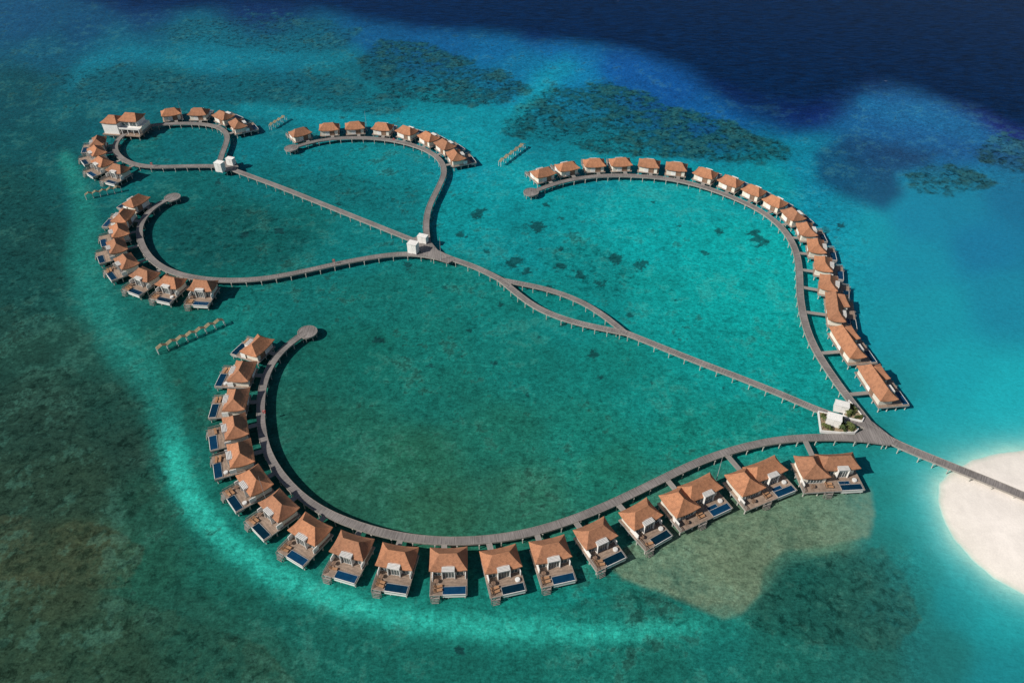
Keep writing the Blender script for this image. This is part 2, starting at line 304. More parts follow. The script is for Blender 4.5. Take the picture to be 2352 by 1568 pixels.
C=C*(1+(0.09*nB+0.22*nC+0.15*nA+0.20*nD+0.04*streak)*(1-deepm)*quiet+deepm*(0.04*nB+0.10*streak+0.12*nC+0.10*nD))[...,None]
sp=sst(0.18,0.45,nC*0.8+0.5*nA+0.4*nD)*(1-deepm)*(1-calm)*0.12
C=blend(C,sp,(96,170,148))
bits=sst(0.34,0.46,0.8*nC+0.25*nA+0.5*nD)*(0.35+0.65*sst(-0.1,0.3,nB))*(1-deepm)*(1-0.8*calm)*(ds>14)
C=C*(1-0.48*bits[...,None])
rightm=sst(1800,2100,PX)[...,None]
C=C*(np.array([1.0,1.0,1.04])*1.02)*(1-0.06*rightm)+np.array([0.004,0.0,0.0])*(1-deepm[...,None])+np.array([0.008,0.0,0.0])*rightm*(1-deepm[...,None])
C=np.clip(C,0.0001,0.9)
coral=np.clip(coral,0,1)*(1-deepm)*(1-np.exp(-ds/12))
grain=(1-0.65*calm)*(1-0.6*np.exp(-ds/10))
n_y,n_x=PX.shape
co=np.stack([WX,WY,np.zeros_like(WX)],-1).reshape(-1,3)
idx=np.arange(n_y*n_x).reshape(n_y,n_x)
q=np.stack([idx[1:,:-1],idx[1:,1:],idx[:-1,1:],idx[:-1,:-1]],-1).reshape(-1,4)
me=bpy.data.meshes.new("lagoon_water"); me.vertices.add(len(co)); me.vertices.foreach_set('co',co.ravel())
me.loops.add(q.size); me.loops.foreach_set('vertex_index',q.ravel().astype(np.int32))
me.polygons.add(len(q)); me.polygons.foreach_set('loop_start',(np.arange(len(q))*4).astype(np.int32)); me.polygons.foreach_set('loop_total',np.full(len(q),4,np.int32))
me.update(calc_edges=True)
at=me.color_attributes.new("seabed_colour",'FLOAT_COLOR','POINT')
at.data.foreach_set('color',np.concatenate([C,np.ones(PX.shape+(1,))],-1).reshape(-1).astype(np.float32))
for nm,arr in (("coral",coral),("deep",deepm),("grain",grain)):
    at=me.attributes.new(nm,'FLOAT','POINT'); at.data.foreach_set('value',arr.reshape(-1).astype(np.float32))
b=NB("lagoon_water"); tc=b.n('ShaderNodeTexCoord'); cc=tc.outputs['Object']
ac=b.n('ShaderNodeAttribute',attribute_name="seabed_colour"); ar=b.n('ShaderNodeAttribute',attribute_name="coral"); ad=b.n('ShaderNodeAttribute',attribute_name="deep"); ag=b.n('ShaderNodeAttribute',attribute_name="grain")
gf=ag.outputs['Fac']
c=ac.outputs['Color']
n1=b.noise(cc,0.34,9,0.76,0.5); n2=b.noise(cc,2.2,6,0.8); n3=b.noise(cc,1.3,4,0.65,0.3,((0.45,1.3,1),(0,0,0.5)))
c=b.mul(c,b.ramp(n1,[(0.41,(0.26,0.32,0.32)),(0.48,(0.96,0.96,0.96)),(0.62,(1.40,1.28,1.22))]),ar.outputs['Fac'])
n1b=b.noise(cc,0.8,8,0.8,0.2)
c=b.mul(c,b.ramp(n1b,[(0.39,0.70),(0.5,1.03),(0.61,1.22)]),gf)
c=b.mul(c,b.ramp(n2,[(0.38,0.78),(0.62,1.22)]),gf)  # bottom speckle plus ripple and caustic light painted into the lagoon colour
c=b.mul(c,b.ramp(n3,[(0.36,0.86),(0.64,1.15)]),gf)
wc=b.noise(cc,1.0,5,0.7,0.2,((0.05,0.16,1),(0,0,0.3)))
wf=b.n('ShaderNodeMath',operation='MULTIPLY'); b.l(b.ramp(wc,[(0.725,0.0),(0.75,0.8)]),wf.inputs[0]); b.l(ad.outputs['Fac'],wf.inputs[1])
# wind ripples on the open sea, their light and dark painted into the colour
rp=b.noise(cc,0.32,5,0.7,0.3,((0.35,1.2,1),(0,0,0.35)))
c=b.mul(c,b.ramp(rp,[(0.38,0.62),(0.62,1.45)]),ad.outputs['Fac'])
c=b.mul(c,(0.5,0.55,0.6),wf.outputs[0],'MIX')
b.l(c,b.b.inputs['Base Color']); b.b.inputs['Roughness'].default_value=0.3; b.b.inputs['Specular IOR Level'].default_value=0.02
bp=b.n('ShaderNodeBump'); bp.inputs['Strength'].default_value=0.45; bp.inputs['Distance'].default_value=0.4
b.l(b.noise(cc,0.55,6,0.65,0.2,((0.5,1.1,1),(0,0,0.6))),bp.inputs['Height']); b.l(bp.outputs[0],b.b.inputs['Normal'])
me.materials.append(b.m); me.polygons.foreach_set('use_smooth',np.ones(len(q),bool))
sea=add("water",me); sea["kind"]="structure"

# ------------------------------------------------------------ beach
bx=[p[0] for p in beach]; by=[p[1] for p in beach]
gx=np.arange(min(bx)-3,max(bx)+3,0.8); gy=np.arange(min(by)-3,max(by)+3,0.8); BX,BY=np.meshgrid(gx,gy)
s=sdpoly(BX,BY,beach)+1.0*fbm(BX/9,BY/9,77); Z=-0.05+1.3*(1-np.exp(-np.maximum(s,-2)/7))+0.05*fbm(BX/9,BY/9,88)
keep=s>-1.2; vid=-np.ones(s.shape,int); vs=[];fs=[]
kk=np.argwhere(keep); 
for n_,(i,j) in enumerate(kk): vid[i,j]=n_
vs=[(BX[i,j],BY[i,j],max(Z[i,j],-0.3)) for i,j in kk]
for i in range(s.shape[0]-1):
    for j in range(s.shape[1]-1):
        a=(vid[i,j],vid[i,j+1],vid[i+1,j+1],vid[i+1,j])
        if min(a)>=0: fs.append(tuple(int(x) for x in a))
me=bpy.data.meshes.new("sand"); me.from_pydata(vs,[],fs)
b=NB("coral_sand"); tc=b.n('ShaderNodeTexCoord'); cc=tc.outputs['Object']
sx=b.n('ShaderNodeSeparateXYZ'); b.l(cc,sx.inputs[0])
c=b.ramp(sx.outputs[2],[(0.0,(0.42,0.68,0.60)),(0.10,(0.64,0.66,0.57)),(0.28,(0.80,0.74,0.655)),(1.0,(0.88,0.805,0.725))])
c=b.mul(c,b.ramp(b.noise(cc,0.12,8,0.7,0.5),[(0.38,0.90),(0.62,1.04)])); c=b.mul(c,b.ramp(b.noise(cc,2.5,5,0.7),[(0.35,0.95),(0.65,1.04)]))
b.l(c,b.b.inputs['Base Color']); b.b.inputs['Roughness'].default_value=0.95
bp=b.n('ShaderNodeBump'); bp.inputs['Strength'].default_value=0.35; bp.inputs['Distance'].default_value=0.2; b.l(b.noise(cc,0.6,6,0.7),bp.inputs['Height']); b.l(bp.outputs[0],b.b.inputs['Normal'])
me.materials.append(b.m); me.polygons.foreach_set('use_smooth',[True]*len(fs)); sand=add("sand_ground",me); sand["kind"]="structure"

# ------------------------------------------------------------ boardwalks
DZ=2.1
def spline(pts,step=1.6):
    P_=[Vector((p.x,p.y)) for p in pts]; out=[]
    P_=[P_[0]*2-P_[1]]+P_+[P_[-1]*2-P_[-2]]
    for i in range(1,len(P_)-2):
        a,b2,c,d=P_[i-1:i+3]; n=max(2,int((c-b2).length/step))
        for k in range(n):
            t=k/n; out.append(0.5*((2*b2)+(-a+c)*t+(2*a-5*b2+4*c-d)*t*t+(-a+3*b2-3*c+d)*t**3))
    out.append(P_[-2]); 
    for _ in range(10): out=[out[0]]+[(out[i-1]+out[i]*2+out[i+1])/4 for i in range(1,len(out)-1)]+[out[-1]]
    return out
post_mb=MB(); post_mb.cyl(0,0,-0.8,1.72,0.14,0.12,'conc',7); post_mb.box(-0.17,0.17,-0.17,0.17,1.5,1.74,'conc'); post_me=post_mb.mesh("post")
pier_n=[0]
def boardwalk(pxpts,label,width=2.1,disc=None,postgap=3.6,edge=True):
    z=DZ+pier_n[0]*0.006; pier_n[0]+=1
    pl=spline([G(x,y,DZ) for x,y in pxpts]); hw=width/2
    e=thing("boardwalk",label,"boardwalk",(pl[0].x,pl[0].y,0),group="timber boardwalks over the lagoon")
    o=Vector((pl[0].x,pl[0].y))
    vs=[];fs=[];uvs=[];L=0; nrm=[]
    for i,p in enumerate(pl):
        a=pl[max(i-1,0)]; b2=pl[min(i+1,len(pl)-1)]; t=(b2-a).normalized(); n=Vector((-t.y,t.x)); nrm.append(n)
        if i: L+=(p-pl[i-1]).length
        for s_,zz in ((hw,z),(-hw,z),(hw,z-0.34),(-hw,z-0.34)):
            q_=p-o+n*s_; vs.append((q_.x,q_.y,zz)); uvs.append((L,s_))
    for i in range(len(pl)-1):
        k=4*i; fs+=[(k+1,k+5,k+4,k),(k+2,k+6,k+7,k+3),(k,k+4,k+6,k+2),(k+3,k+7,k+5,k+1)]
    k=4*(len(pl)-1); fs+=[(0,2,3,1),(k,k+1,k+3,k+2)]
    me=bpy.data.meshes.new("deck"); me.from_pydata(vs,[],fs); uvl=me.uv_layers.new(name="UVMap")
    for lp in me.loops: uvl.data[lp.index].uv=uvs[lp.vertex_index]
    me.materials.append(M['plank']); add("deck",me,e)
    if edge:
        for sgn in (1,-1):
            vs=[];fs=[]
            for i,p in enumerate(pl):
                for a_,zz in ((hw-0.03,z+0.10),(hw+0.10,z+0.10),(hw+0.10,z-0.40),(hw-0.03,z-0.40)):
                    q_=p-o+nrm[i]*a_*sgn; vs.append((q_.x,q_.y,zz))
            for i in range(len(pl)-1):
                k=4*i
                for a_ in range(4):
                    b_=(a_+1)%4; f=(k+a_,k+b_,k+4+b_,k+4+a_); fs.append(f if sgn>0 else f[::-1])
            me=bpy.data.meshes.new("edge_beam"); me.from_pydata(vs,[],fs); me.materials.append(M['slat']); add("edge_beam",me,e)
    pos=[];acc=postgap/2
    for i in range(1,len(pl)):
        seg=(pl[i]-pl[i-1]).length; acc+=seg
        if acc>=postgap:
            acc=0
            for sgn in (1,-1):
                q_=pl[i]+nrm[i]*(hw+0.06)*sgn; pos.append(q_)
    if disc:
        dc=G(disc[0],disc[1],DZ); r=disc[2]; dl=dc-Vector((o.x,o.y,0))
        mb=MB(); mb.cyl(0,0,z-0.36,z+0.012,r,r,'plank',40); me=mb.mesh("round_platform"); 
        uvl=me.uv_layers.new(name="UVMap")
        for lp in me.loops:
            v=me.vertices[lp.vertex_index].co; uvl.data[lp.index].uv=(v.x,v.y)
        add("round_platform",me,e,(dl.x,dl.y,0))
        mb=MB(); n=40
        for a in range(n):
            a0=2*math.pi*a/n;a1=2*math.pi*(a+1)/n
            p=lambda rr,an,zz:(rr*math.cos(an),rr*math.sin(an),zz)
            mb.face([p(r-.05,a0,z+.12),p(r+.12,a0,z+.12),p(r+.12,a1,z+.12),p(r-.05,a1,z+.12)],'slat')
            mb.face([p(r+.12,a0,z-.4),p(r+.12,a1,z-.4),p(r+.12,a1,z+.12),p(r+.12,a0,z+.12)],'slat')
        add("edge_beam",mb.mesh("edge_beam"),e,(dl.x,dl.y,0))
        for a in range(8): pos.append(Vector((dc.x+(r-.3)*math.cos(a*math.pi/4),dc.y+(r-.3)*math.sin(a*math.pi/4))))
    pos.sort(key=lambda q_:q_.y)
    for q_ in pos[:98]: add("post",post_me,e,(q_.x-o.x,q_.y-o.y,0))
    if len(pos)>98:
        mb=MB()
        for q_ in pos[98:]: mb.cyl(q_.x-o.x,q_.y-o.y,-0.8,1.74,0.15,0.13,'conc',6)
        s_=add("more_posts",mb.mesh("more_posts"),e); s_["kind"]="stuff"
    return pl
B={}
B['near']=boardwalk([(2045,1014),(1990,1006),(1900,1003),(1800,1008),(1700,1028),(1600,1062),(1500,1110),(1400,1158),(1300,1198),(1200,1226),(1100,1240),(1000,1241),(900,1228),(800,1199),(715,1158),(650,1098),(610,1030),(598,950),(604,880),(630,822),(665,787),(700,764)],"long curved grey timber boardwalk ending in round platform",disc=(706,762,3.0))
B['east']=boardwalk([(1992,968),(1962,930),(1930,888),(1895,838),(1866,788),(1848,738),(1838,680),(1836,620),(1828,575),(1803,530),(1760,492),(1700,460),(1620,430),(1540,411),(1450,403),(1370,404),(1300,415),(1250,430),(1222,441)],"sweeping grey boardwalk serving the longest villa row",disc=(1220,441,3.0))
B['west']=boardwalk([(1018,594),(960,583),(900,584),(800,600),(700,622),(600,640),(500,643),(420,632),(365,610),(335,580),(320,545),(323,512),(343,484),(372,462),(392,455)],"curved grey boardwalk with round end over green lagoon",disc=(396,453,3.0))
B['north']=boardwalk([(984,566),(978,525),(981,490),(991,462),(1008,428),(1021,395),(1012,368),(980,345),(930,328),(870,318),(800,316),(740,321),(690,333),(670,340)],"hook shaped grey boardwalk with round end platform",disc=(669,340,2.9))
B['loop']=boardwalk([(505,381),(430,381),(350,383),(300,375),(270,356),(263,335),(275,315),(305,297),(340,288),(390,284),(450,283),(498,290),(521,305),(521,325),(511,350),(503,376)],"closed loop of grey boardwalk around shallow pool")
B['spineA']=boardwalk([(2420,1168),(2300,1116),(2200,1076),(2100,1036),(2040,1010),(1985,975)],"straight grey boardwalk running onto the white beach",width=2.5)
B['spineB']=boardwalk([(1985,975),(1930,958),(1885,944),(1800,907),(1700,867),(1600,829),(1500,789),(1460,773),(1420,757)],"straight grey boardwalk crossing the lagoon",width=2.0)
B['eyeN']=boardwalk([(1436,764),(1412,744),(1380,719),(1340,695),(1290,674),(1230,657),(1190,650),(1150,642)],"bowed boardwalk strand forming one side of eye",width=1.8)
B['eyeS']=boardwalk([(1440,765),(1395,756),(1340,745),(1280,727),(1230,705),(1195,680),(1172,660),(1148,641)],"bowed boardwalk strand forming other side of eye",width=2.0)
B['spineC']=boardwalk([(1172,654),(1130,631),(1080,608),(1030,592),(985,570),(940,548)],"short straight grey boardwalk between junction and eye",width=2.0)
B['spineD']=boardwalk([(945,550),(870,520),(800,492),(720,460),(650,432),(580,406),(515,382)],"straight grey boardwalk joining the far ring",width=2.0)
def platform(px,label,z,mat='plank'):
    pts=[G(x,y,DZ) for x,y in px]; c=sum(pts,Vector())/len(pts)
    e=thing("deck_junction",label,"deck",(c.x,c.y,0))
    n=len(pts); vs=[(p.x-c.x,p.y-c.y,z) for p in pts]+[(p.x-c.x,p.y-c.y,z-0.45) for p in pts]
    fs=[tuple(range(n)),tuple(range(2*n-1,n-1,-1))]+[(i,i+n,(i+1)%n+n,(i+1)%n) for i in range(n)]
    me=bpy.data.meshes.new("deck"); me.from_pydata(vs,[],fs); uvl=me.uv_layers.new(name="UVMap")
    for lp in me.loops: v=me.vertices[lp.vertex_index].co; uvl.data[lp.index].uv=(v.x,v.y)
    me.materials.append(M[mat]); add("deck",me,e)
    for p in pts: add("post",post_me,e,((p.x-c.x)*0.9,(p.y-c.y)*0.9,0))
    return e
platform([(1958,925),(1995,962),(2058,1012),(2045,1022),(1968,1012),(1965,996),(1988,984),(1970,962)],"triangular grey timber deck where boardwalks meet",DZ+0.12)
platform([(940,560),(935,550),(975,540),(990,556),(1010,580),(1045,597),(1030,604),(990,592),(960,575)],"grey timber deck where four boardwalks meet",DZ+0.13)
platform([(496,386),(492,376),(540,366),(548,384),(520,394)],"small grey timber deck at ring entrance",DZ+0.14)

# ------------------------------------------------------------ villas
stilt_mb=MB(); stilt_mb.cyl(0,0,-0.8,1.7,0.22,0.2,'conc',8); stilt_mb.box(-0.28,0.28,-0.28,0.28,1.42,1.74,'conc'); stilt_me=stilt_mb.mesh("stilt")
def pool_parts(x0,x1,y0,y1):
    f=MB(); t=0.13
    f.box(x0-t,x0,y0-t,y1+t,1.1,2.24,'rim'); f.box(x1,x1+t,y0-t,y1+t,1.1,2.24,'rim')
    f.box(x0,x1,y0-t,y0,1.1,2.24,'rim'); f.box(x0,x1,y1,y1+t,1.1,2.24,'white')
    wt=MB(); wt.face([(x0,y0,2.17),(x1,y0,2.17),(x1,y1,2.17),(x0,y1,2.17)],'pool')
    return f,wt
def window_mb(x0,x1,y,z0,z1,n):
    fr=MB(); gl=MB(); gl.box(x0,x1,y-0.02,y+0.03,z0,z1,'glass')
    w_=(x1-x0)/n
    for i in range(n+1): fr.box(x0+i*w_-0.05,x0+i*w_+0.05,y+0.0,y+0.1,z0,z1,'frame')
    fr.box(x0-0.05,x1+0.05,y+0.002,y+0.098,z1,z1+0.1,'frame'); fr.box(x0-0.05,x1+0.05,y+0.002,y+0.098,z0-0.06,z0,'frame')
    return fr,gl
def slat_fence(x,y0,y1,z0,h):
    m=MB(); n=int((y1-y0)/0.35)
    for i in range(n+1):
        y=y0+(y1-y0)*i/n; m.box(x-0.03,x+0.03,y-0.08,y+0.08,z0,z0+h,'slat')
    m.box(x-0.05,x+0.05,y0-0.1,y1+0.1,z0+h,z0+h+0.08,'slat'); return m
def stairs(x0,x1,y0):
    m=MB()
    m.box(x0,x1,y0,y0+0.5,1.35,1.47,'slat')
    for i in range(3): m.box(x0+0.3,x1-0.3,y0+0.5+i*0.16,y0+0.68+i*0.16,1.02-i*0.4,1.1-i*0.4,'slat')
    for x in (x0+.06,x1-.06):
        for yy in (y0+0.08,y0+0.48): m.box(x-0.05,x+0.05,yy-0.05,yy+0.05,-0.5,2.2,'slat')
        m.box(x-0.05,x+0.05,y0+0.05,y0+0.5,2.2,2.27,'slat')
    return m
def villa_parts(kind,mirror):
    R=[]
    def A(name,mb,subs=()): R.append((name,mb.mesh(name,mirror),[(n_,m_.mesh(n_,mirror)) for n_,m_ in subs]))
    if kind=='A':
        W=4.8
        d=MB(); d.box(-W,W,-6,5.9,1.8,2.1,'deck'); d.box(-W-.06,W+.06,-6.06,-6,1.74,2.12,'slat'); d.box(-W-.06,W+.06,5.9,5.96,1.74,2.12,'rim')
        d.box(-W-.06,-W,-6,5.9,1.74,2.12,'rim'); d.box(W,W+.06,-6,5.9,1.74,2.12,'rim'); A("deck",d)
        wl=MB(); wl.box(-4.1,4.1,-5.6,0.1,2.1,4.75,'cream'); wl.box(4.1,4.3,-1.5,1.9,2.1,3.7,'white'); wl.box(-4.5,-4.3,-0.6,1.4,2.1,3.6,'white'); A("wall",wl)
        rf=MB(); rf.hip(0,-2.75,5.0,3.6,2.3,0.05,4.55,7.0,0.5,'roof'); A("roof",rf)
        by_=MB(); by_.box(-1.7,-1.55,-1.4,1.35,2.1,5.15,'white'); by_.box(1.55,1.7,-1.4,1.35,2.1,5.15,'white'); by_.box(-1.55,1.55,-1.4,1.0,4.4,5.15,'white')
        cn=MB(); cn.box(-1.72,1.72,-1.4,1.4,5.16,5.22,'rim')
        for i in range(7): cn.box(-1.65,1.65,-1.3+i*0.4,-1.12+i*0.4,5.222,5.30,'white')
        A("bay",by_,[("canopy",cn)])
        fr,gl=window_mb(-1.5,1.5,0.85,2.2,4.3,4); A("sliding_door",fr,[("glass_pane",gl)])
        for x0,x1 in ((-3.9,-2.0),(2.0,3.9)):
            fr,gl=window_mb(x0,x1,0.12,2.3,4.1,2); A("window",fr,[("glass_pane",gl)])
        dr=MB(); dr.box(-2.6,-0.2,-5.7,-5.6,2.1,4.3,'door'); dr.box(-0.1,2.0,-5.72,-5.602,2.1,4.3,'white'); A("door",dr)
        f,wt=pool_parts(-4.45,1.4,3.6,5.8); A("pool",f,[("pool_water",wt)])
        A("railing",slat_fence(4.6,1.9,5.6,2.1,0.85)); A("stair",stairs(2.2,4.7,5.98))
        st=[(x,y) for y in (-5.3,-1.8,1.8,5.3) for x in (-4.3,0,4.3)]
    else:
        d=MB(); W=9.2; d.box(-W,W,-6,6.2,1.8,2.1,'deck'); d.box(-W-.06,W+.06,-6.06,-6,1.74,2.12,'slat'); d.box(-W-.06,W+.06,6.2,6.26,1.74,2.12,'rim')
        d.box(-W-.06,-W,-6,6.2,1.74,2.12,'rim'); d.box(W,W+.06,-6,6.2,1.74,2.12,'rim'); A("deck",d)
        wl=MB(); wl.box(-7.9,1.6,-5.6,-0.3,2.1,4.75,'cream'); wl.box(1.6,8.3,-5.5,2.6,2.1,4.75,'cream'); wl.box(8.6,8.8,1.5,4.5,2.1,3.6,'white'); A("wall",wl)
        rf=MB()
        if kind=='B': rf.hip(-3.4,-3.0,5.9,3.45,3.4,0.05,4.55,7.1,0.5,'roof'); rf.hip(4.9,-1.5,4.15,4.8,0.05,1.4,4.5,7.35,0.5,'roof')
        else: rf.hip(-0.1,-2.9,9.1,3.6,6.4,0.05,4.55,7.3,0.5,'roof'); rf.hip(5.0,-0.6,3.9,3.9,0.05,1.2,4.5,7.15,0.45,'roof')
        A("roof",rf)
        by_=MB(); by_.box(-5.7,-5.55,-1.6,1.2,2.1,5.15,'white'); by_.box(-2.45,-2.3,-1.6,1.2,2.1,5.15,'white'); by_.box(-5.55,-2.45,-1.6,0.85,4.4,5.15,'white')
        cn=MB(); cn.box(-5.72,-2.28,-1.6,1.25,5.16,5.22,'rim')
        for i in range(7): cn.box(-5.65,-2.35,-1.5+i*0.4,-1.32+i*0.4,5.222,5.30,'white')
        A("bay",by_,[("canopy",cn)])
        fr,gl=window_mb(-5.5,-2.5,0.7,2.2,4.3,4); A("sliding_door",fr,[("glass_pane",gl)])
        fr,gl=window_mb(2.6,7.2,2.62,2.3,4.1,5); A("window",fr,[("glass_pane",gl)])
        fr,gl=window_mb(-1.8,1.2,-0.28,2.3,4.1,3); A("window",fr,[("glass_pane",gl)])
        dr=MB(); dr.box(-3.6,-1.2,-5.7,-5.6,2.1,4.3,'door'); dr.box(-1.1,1.2,-5.72,-5.602,2.1,4.3,'white'); A("door",dr)
        f,wt=pool_parts(-8.7,-2.4,3.9,6.1); A("pool",f,[("pool_water",wt)])
        f,wt=pool_parts(-5.6,-2.4,2.5,3.74); A("plunge_basin",f,[("pool_water",wt)])
        A("railing",slat_fence(8.95,2.8,6.0,2.1,0.85)); A("stair",stairs(0.4,3.0,6.28))
        st=[(x,y) for y in (-5.3,-1.8,1.8,5.5) for x in (-8.7,-4.4,0,4.4,8.7)]
    return R,st
VP={(k,m):villa_parts(k,m) for k,m in (('A',False),('A',True),('B',False),('C',True))}
br=MB(); br.box(-0.8,0.8,0,1,1.84,2.06,'slat'); br_me=br.mesh("entrance_bridge")
lm=MB(); lm.box(-0.35,0.35,-1.0,1.0,0.25,0.33,'door')
for x in (-.3,.3):
    for y in (-.85,.85): lm.box(x-.04,x+.04,y-.04,y+.04,0,0.25,'door')
cm=MB(); cm.box(-0.32,0.32,-0.3,0.97,0.332,0.44,'cushion'); cm.box(-0.32,0.32,-0.78,0,0,0.1,'cushion',Matrix.Translation((0,-0.3,0.36))@Matrix.Rotation(math.radians(-32),4,'X'))
lme=lm.mesh("frame"); cme=cm.mesh("cushion")
dm=MB(); dm.cyl(0,0,0,0.35,0.6,0.65,'frame',20); dc=MB(); dc.cyl(0,0,0.352,0.5,0.56,0.52,'linen',20); dme=dm.mesh("base"); dcme=dc.mesh("cushion")
tm=MB(); tm.cyl(0,0,0.7,0.76,0.55,0.55,'door',16); tm.cyl(0,0,0,0.7,0.08,0.08,'door',8); tm.box(-0.3,0.3,-0.3,0.3,0,0.04,'door'); tme=tm.mesh("table_top")
def villa(px,py,kind,pl,label,mirror=False,furn=False,group="overwater villas in the lagoon",turn=0.0,k_=0.89):
    ky=k_*(1.0 if kind=='A' else 0.92)
    Rw=G(px,py,5.2); r=Vector((Rw.x,Rw.y)); best=min(pl,key=lambda q_:(q_-r).length); D=(r-best).length; out=(r-best).normalized()
    D=max(D,6.2); off=2.75*ky; r=best+out*D
    rot=math.atan2(out.y,out.x)-math.pi/2+math.radians(turn); fw=Vector((-math.sin(rot),math.cos(rot)))
    o=r+fw*off
    e=thing("overwater_villa",label,"villa",(o.x,o.y,0),rot,group)
    e.scale=(k_,ky,1)
    parts,st=VP[(kind,mirror)]
    for name,me,subs in parts:
        p=add(name,me,e)
        for n2,m2 in subs: add(n2,m2,p)
    for x,y in st: add("stilt",stilt_me,e,(x,y,0))
    ln=(D+off-1.1)/ky-6.0
    add("entrance_bridge",br_me,e,(1.5,-6.07-ln,0),0,(1,max(ln,0.2),1))
    if furn:
        Mx=Matrix.Translation((o.x,o.y,0))@Matrix.Rotation(rot,4,'Z'); s=(-1 if mirror else 1)
        def put(name,lab,cat,x,y,a,me,sub=None,z=2.1):
            p=Mx@Vector((x*s*k_,y*ky,z)); t=thing(name,lab,cat,p,rot+a,cat+"s on villa decks")
            add(name+"_frame" if sub else "table_top",me,t)
            if sub: add("cushion",sub,t)
        if kind=='A':
            a=random.uniform(-.3,.3); dx=random.uniform(-.3,.3)
            if random.random()<.85: put("sun_lounger","wooden sun lounger with orange cushion on villa deck","lounger",2.8+dx,4.7,math.pi/2+a,lme,cme)
            if random.random()<.85: put("sun_lounger","wooden sun lounger with orange cushion on villa deck","lounger",2.8+dx,3.6,math.pi/2+a,lme,cme)
            if random.random()<.35: put("round_daybed","round white daybed on timber villa deck","daybed",-3.3,2.5,0,dme,dcme)
            put("outdoor_table","small round timber table on villa deck","table",3.2,2.2+random.uniform(-.3,.3),0,tme)
        else:
            a=random.uniform(-.2,.2); dx=random.uniform(-.4,.6)
            put("sun_lounger","wooden sun lounger with orange cushion on villa deck","lounger",0.5+dx,4.6,math.pi/2+a,lme,cme)
            put("sun_lounger","wooden sun lounger with orange cushion on villa deck","lounger",0.5+dx,3.4,math.pi/2+a,lme,cme)
            put("round_daybed","round white daybed on timber villa deck","daybed",-7.4,2.2+random.uniform(-.4,.2),0,dme,dcme)
            put("outdoor_table","small round timber table on villa deck","table",5.5+dx,4.4,0,tme)
lbA="terracotta hip roofed villa on stilts with blue plunge pool"
lbB="wide two wing terracotta roofed villa on stilts with pool"
lbC="wide terracotta roofed villa on stilts with long ridge"
lbR="terracotta hip roofed villa on stilts, timber door towards boardwalk"
for x,y in [(602,795),(566,850),(546,914),(540,976),(552,1038),(584,1100),(640,1158),(712,1212),(808,1250),(912,1275),(1030,1281),(1150,1281),(1264,1259),(1368,1222),(1472,1178)]:
    villa(x,y,'A',B['near'],lbA,furn=True,k_=0.88)
for x,y in [(1588,1128),(1738,1084),(1900,1060)]: villa(x,y,'B',B['near'],lbB,furn=True,k_=0.87)
for x,y in [(322,462),(292,494),(274,527),(268,563),(290,598),(332,628),(392,645),(465,653)]: villa(x,y,'A',B['west'],lbA,furn=(y>590),k_=0.86)
for x,y in [(236,322),(222,345),(234,370),(271,386)]: villa(x,y,'A',B['loop'],lbA,k_=0.84)
for x,y in [(393,263),(452,261),(502,268),(543,284)]: villa(x,y,'A',B['loop'],lbR,mirror=True)
for x,y in [(692,305),(755,294),(815,291),(875,294),(928,302),(975,316),(1014,333),(1044,356)]: villa(x,y,'A',B['north'],lbR,mirror=True)
for x,y in [(1250,396),(1307,385),(1367,378),(1428,376),(1490,380),(1553,388),(1616,400),(1676,416),(1728,438),(1776,463),(1816,492),(1850,525),(1876,563),(1892,604),(1904,647)]: villa(x,y,'A',B['east'],lbR,mirror=True,k_=0.90 if x<1700 else 0.84)
for x,y in [(1920,702),(1948,782),(2016,875)]: villa(x,y,'C',B['east'],lbC,mirror=True,k_=0.82)

# ------------------------------------------------------------ large two storey residence
o=G(291,300,2); e=thing("two_storey_residence","large white two storey building with terracotta hip roofs on stilts","building",(o.x,o.y,0),math.radians(-8)); e.scale=(0.92,0.92,0.92)
mb=MB(); mb.box(-9.6,10,-5.5,7,1.9,2.3,'deck'); add("deck",mb.mesh("deck"),e)
mb=MB(); mb.box(-8.8,-1,-4.6,3.6,0.9,7.9,'white'); mb.box(-1,7.6,-1.6,6.4,2.3,8.2,'white'); mb.box(7.6,9.6,-1.6,6.4,2.3,5.4,'cream'); add("wall",mb.mesh("wall"),e)
mb=MB(); mb.hip(-4.9,-0.5,4.35,4.55,1.6,0.3,7.85,10.2,0.3,'roof'); mb.hip(3.3,2.4,5.0,4.7,2.6,0.1,8.15,10.7,0.35,'roof'); add("roof",mb.mesh("roof"),e)
mb=MB(); mb.box(-1,9.6,-4.4,-1.62,4.9,5.1,'white'); [mb.box(x-.12,x+.12,-4.3,-4.06,2.3,4.9,'white') for x in (0.5,3.5,6.5,9.3)]; mb.box(-1,9.6,-4.4,-4.3,5.1,5.8,'white'); add("balcony",mb.mesh("balcony"),e)
for z0 in (2.5,5.6):
    for x0,x1 in ((0,3.2),(4,7.2)):
        mb=MB(); mb.box(x0,x1,-1.66,-1.605,z0,z0+1.8,'glass'); wdw=add("window",mb.mesh("window"),e)
        mb=MB(); [mb.box(x-.05,x+.05,-1.72,-1.662,z0,z0+1.8,'frame') for x in (x0,(x0+x1)/2,x1)]; add("frame",mb.mesh("frame"),wdw)
mb=slat_fence(9.8,-5,6.6,2.3,0.95); add("railing",mb.mesh("railing"),e)
for x in (-9,-4.5,0,4.5,9.2):
    for y in (-5,-1,3,6.5): add("stilt",stilt_me,e,(x,y,0.15))

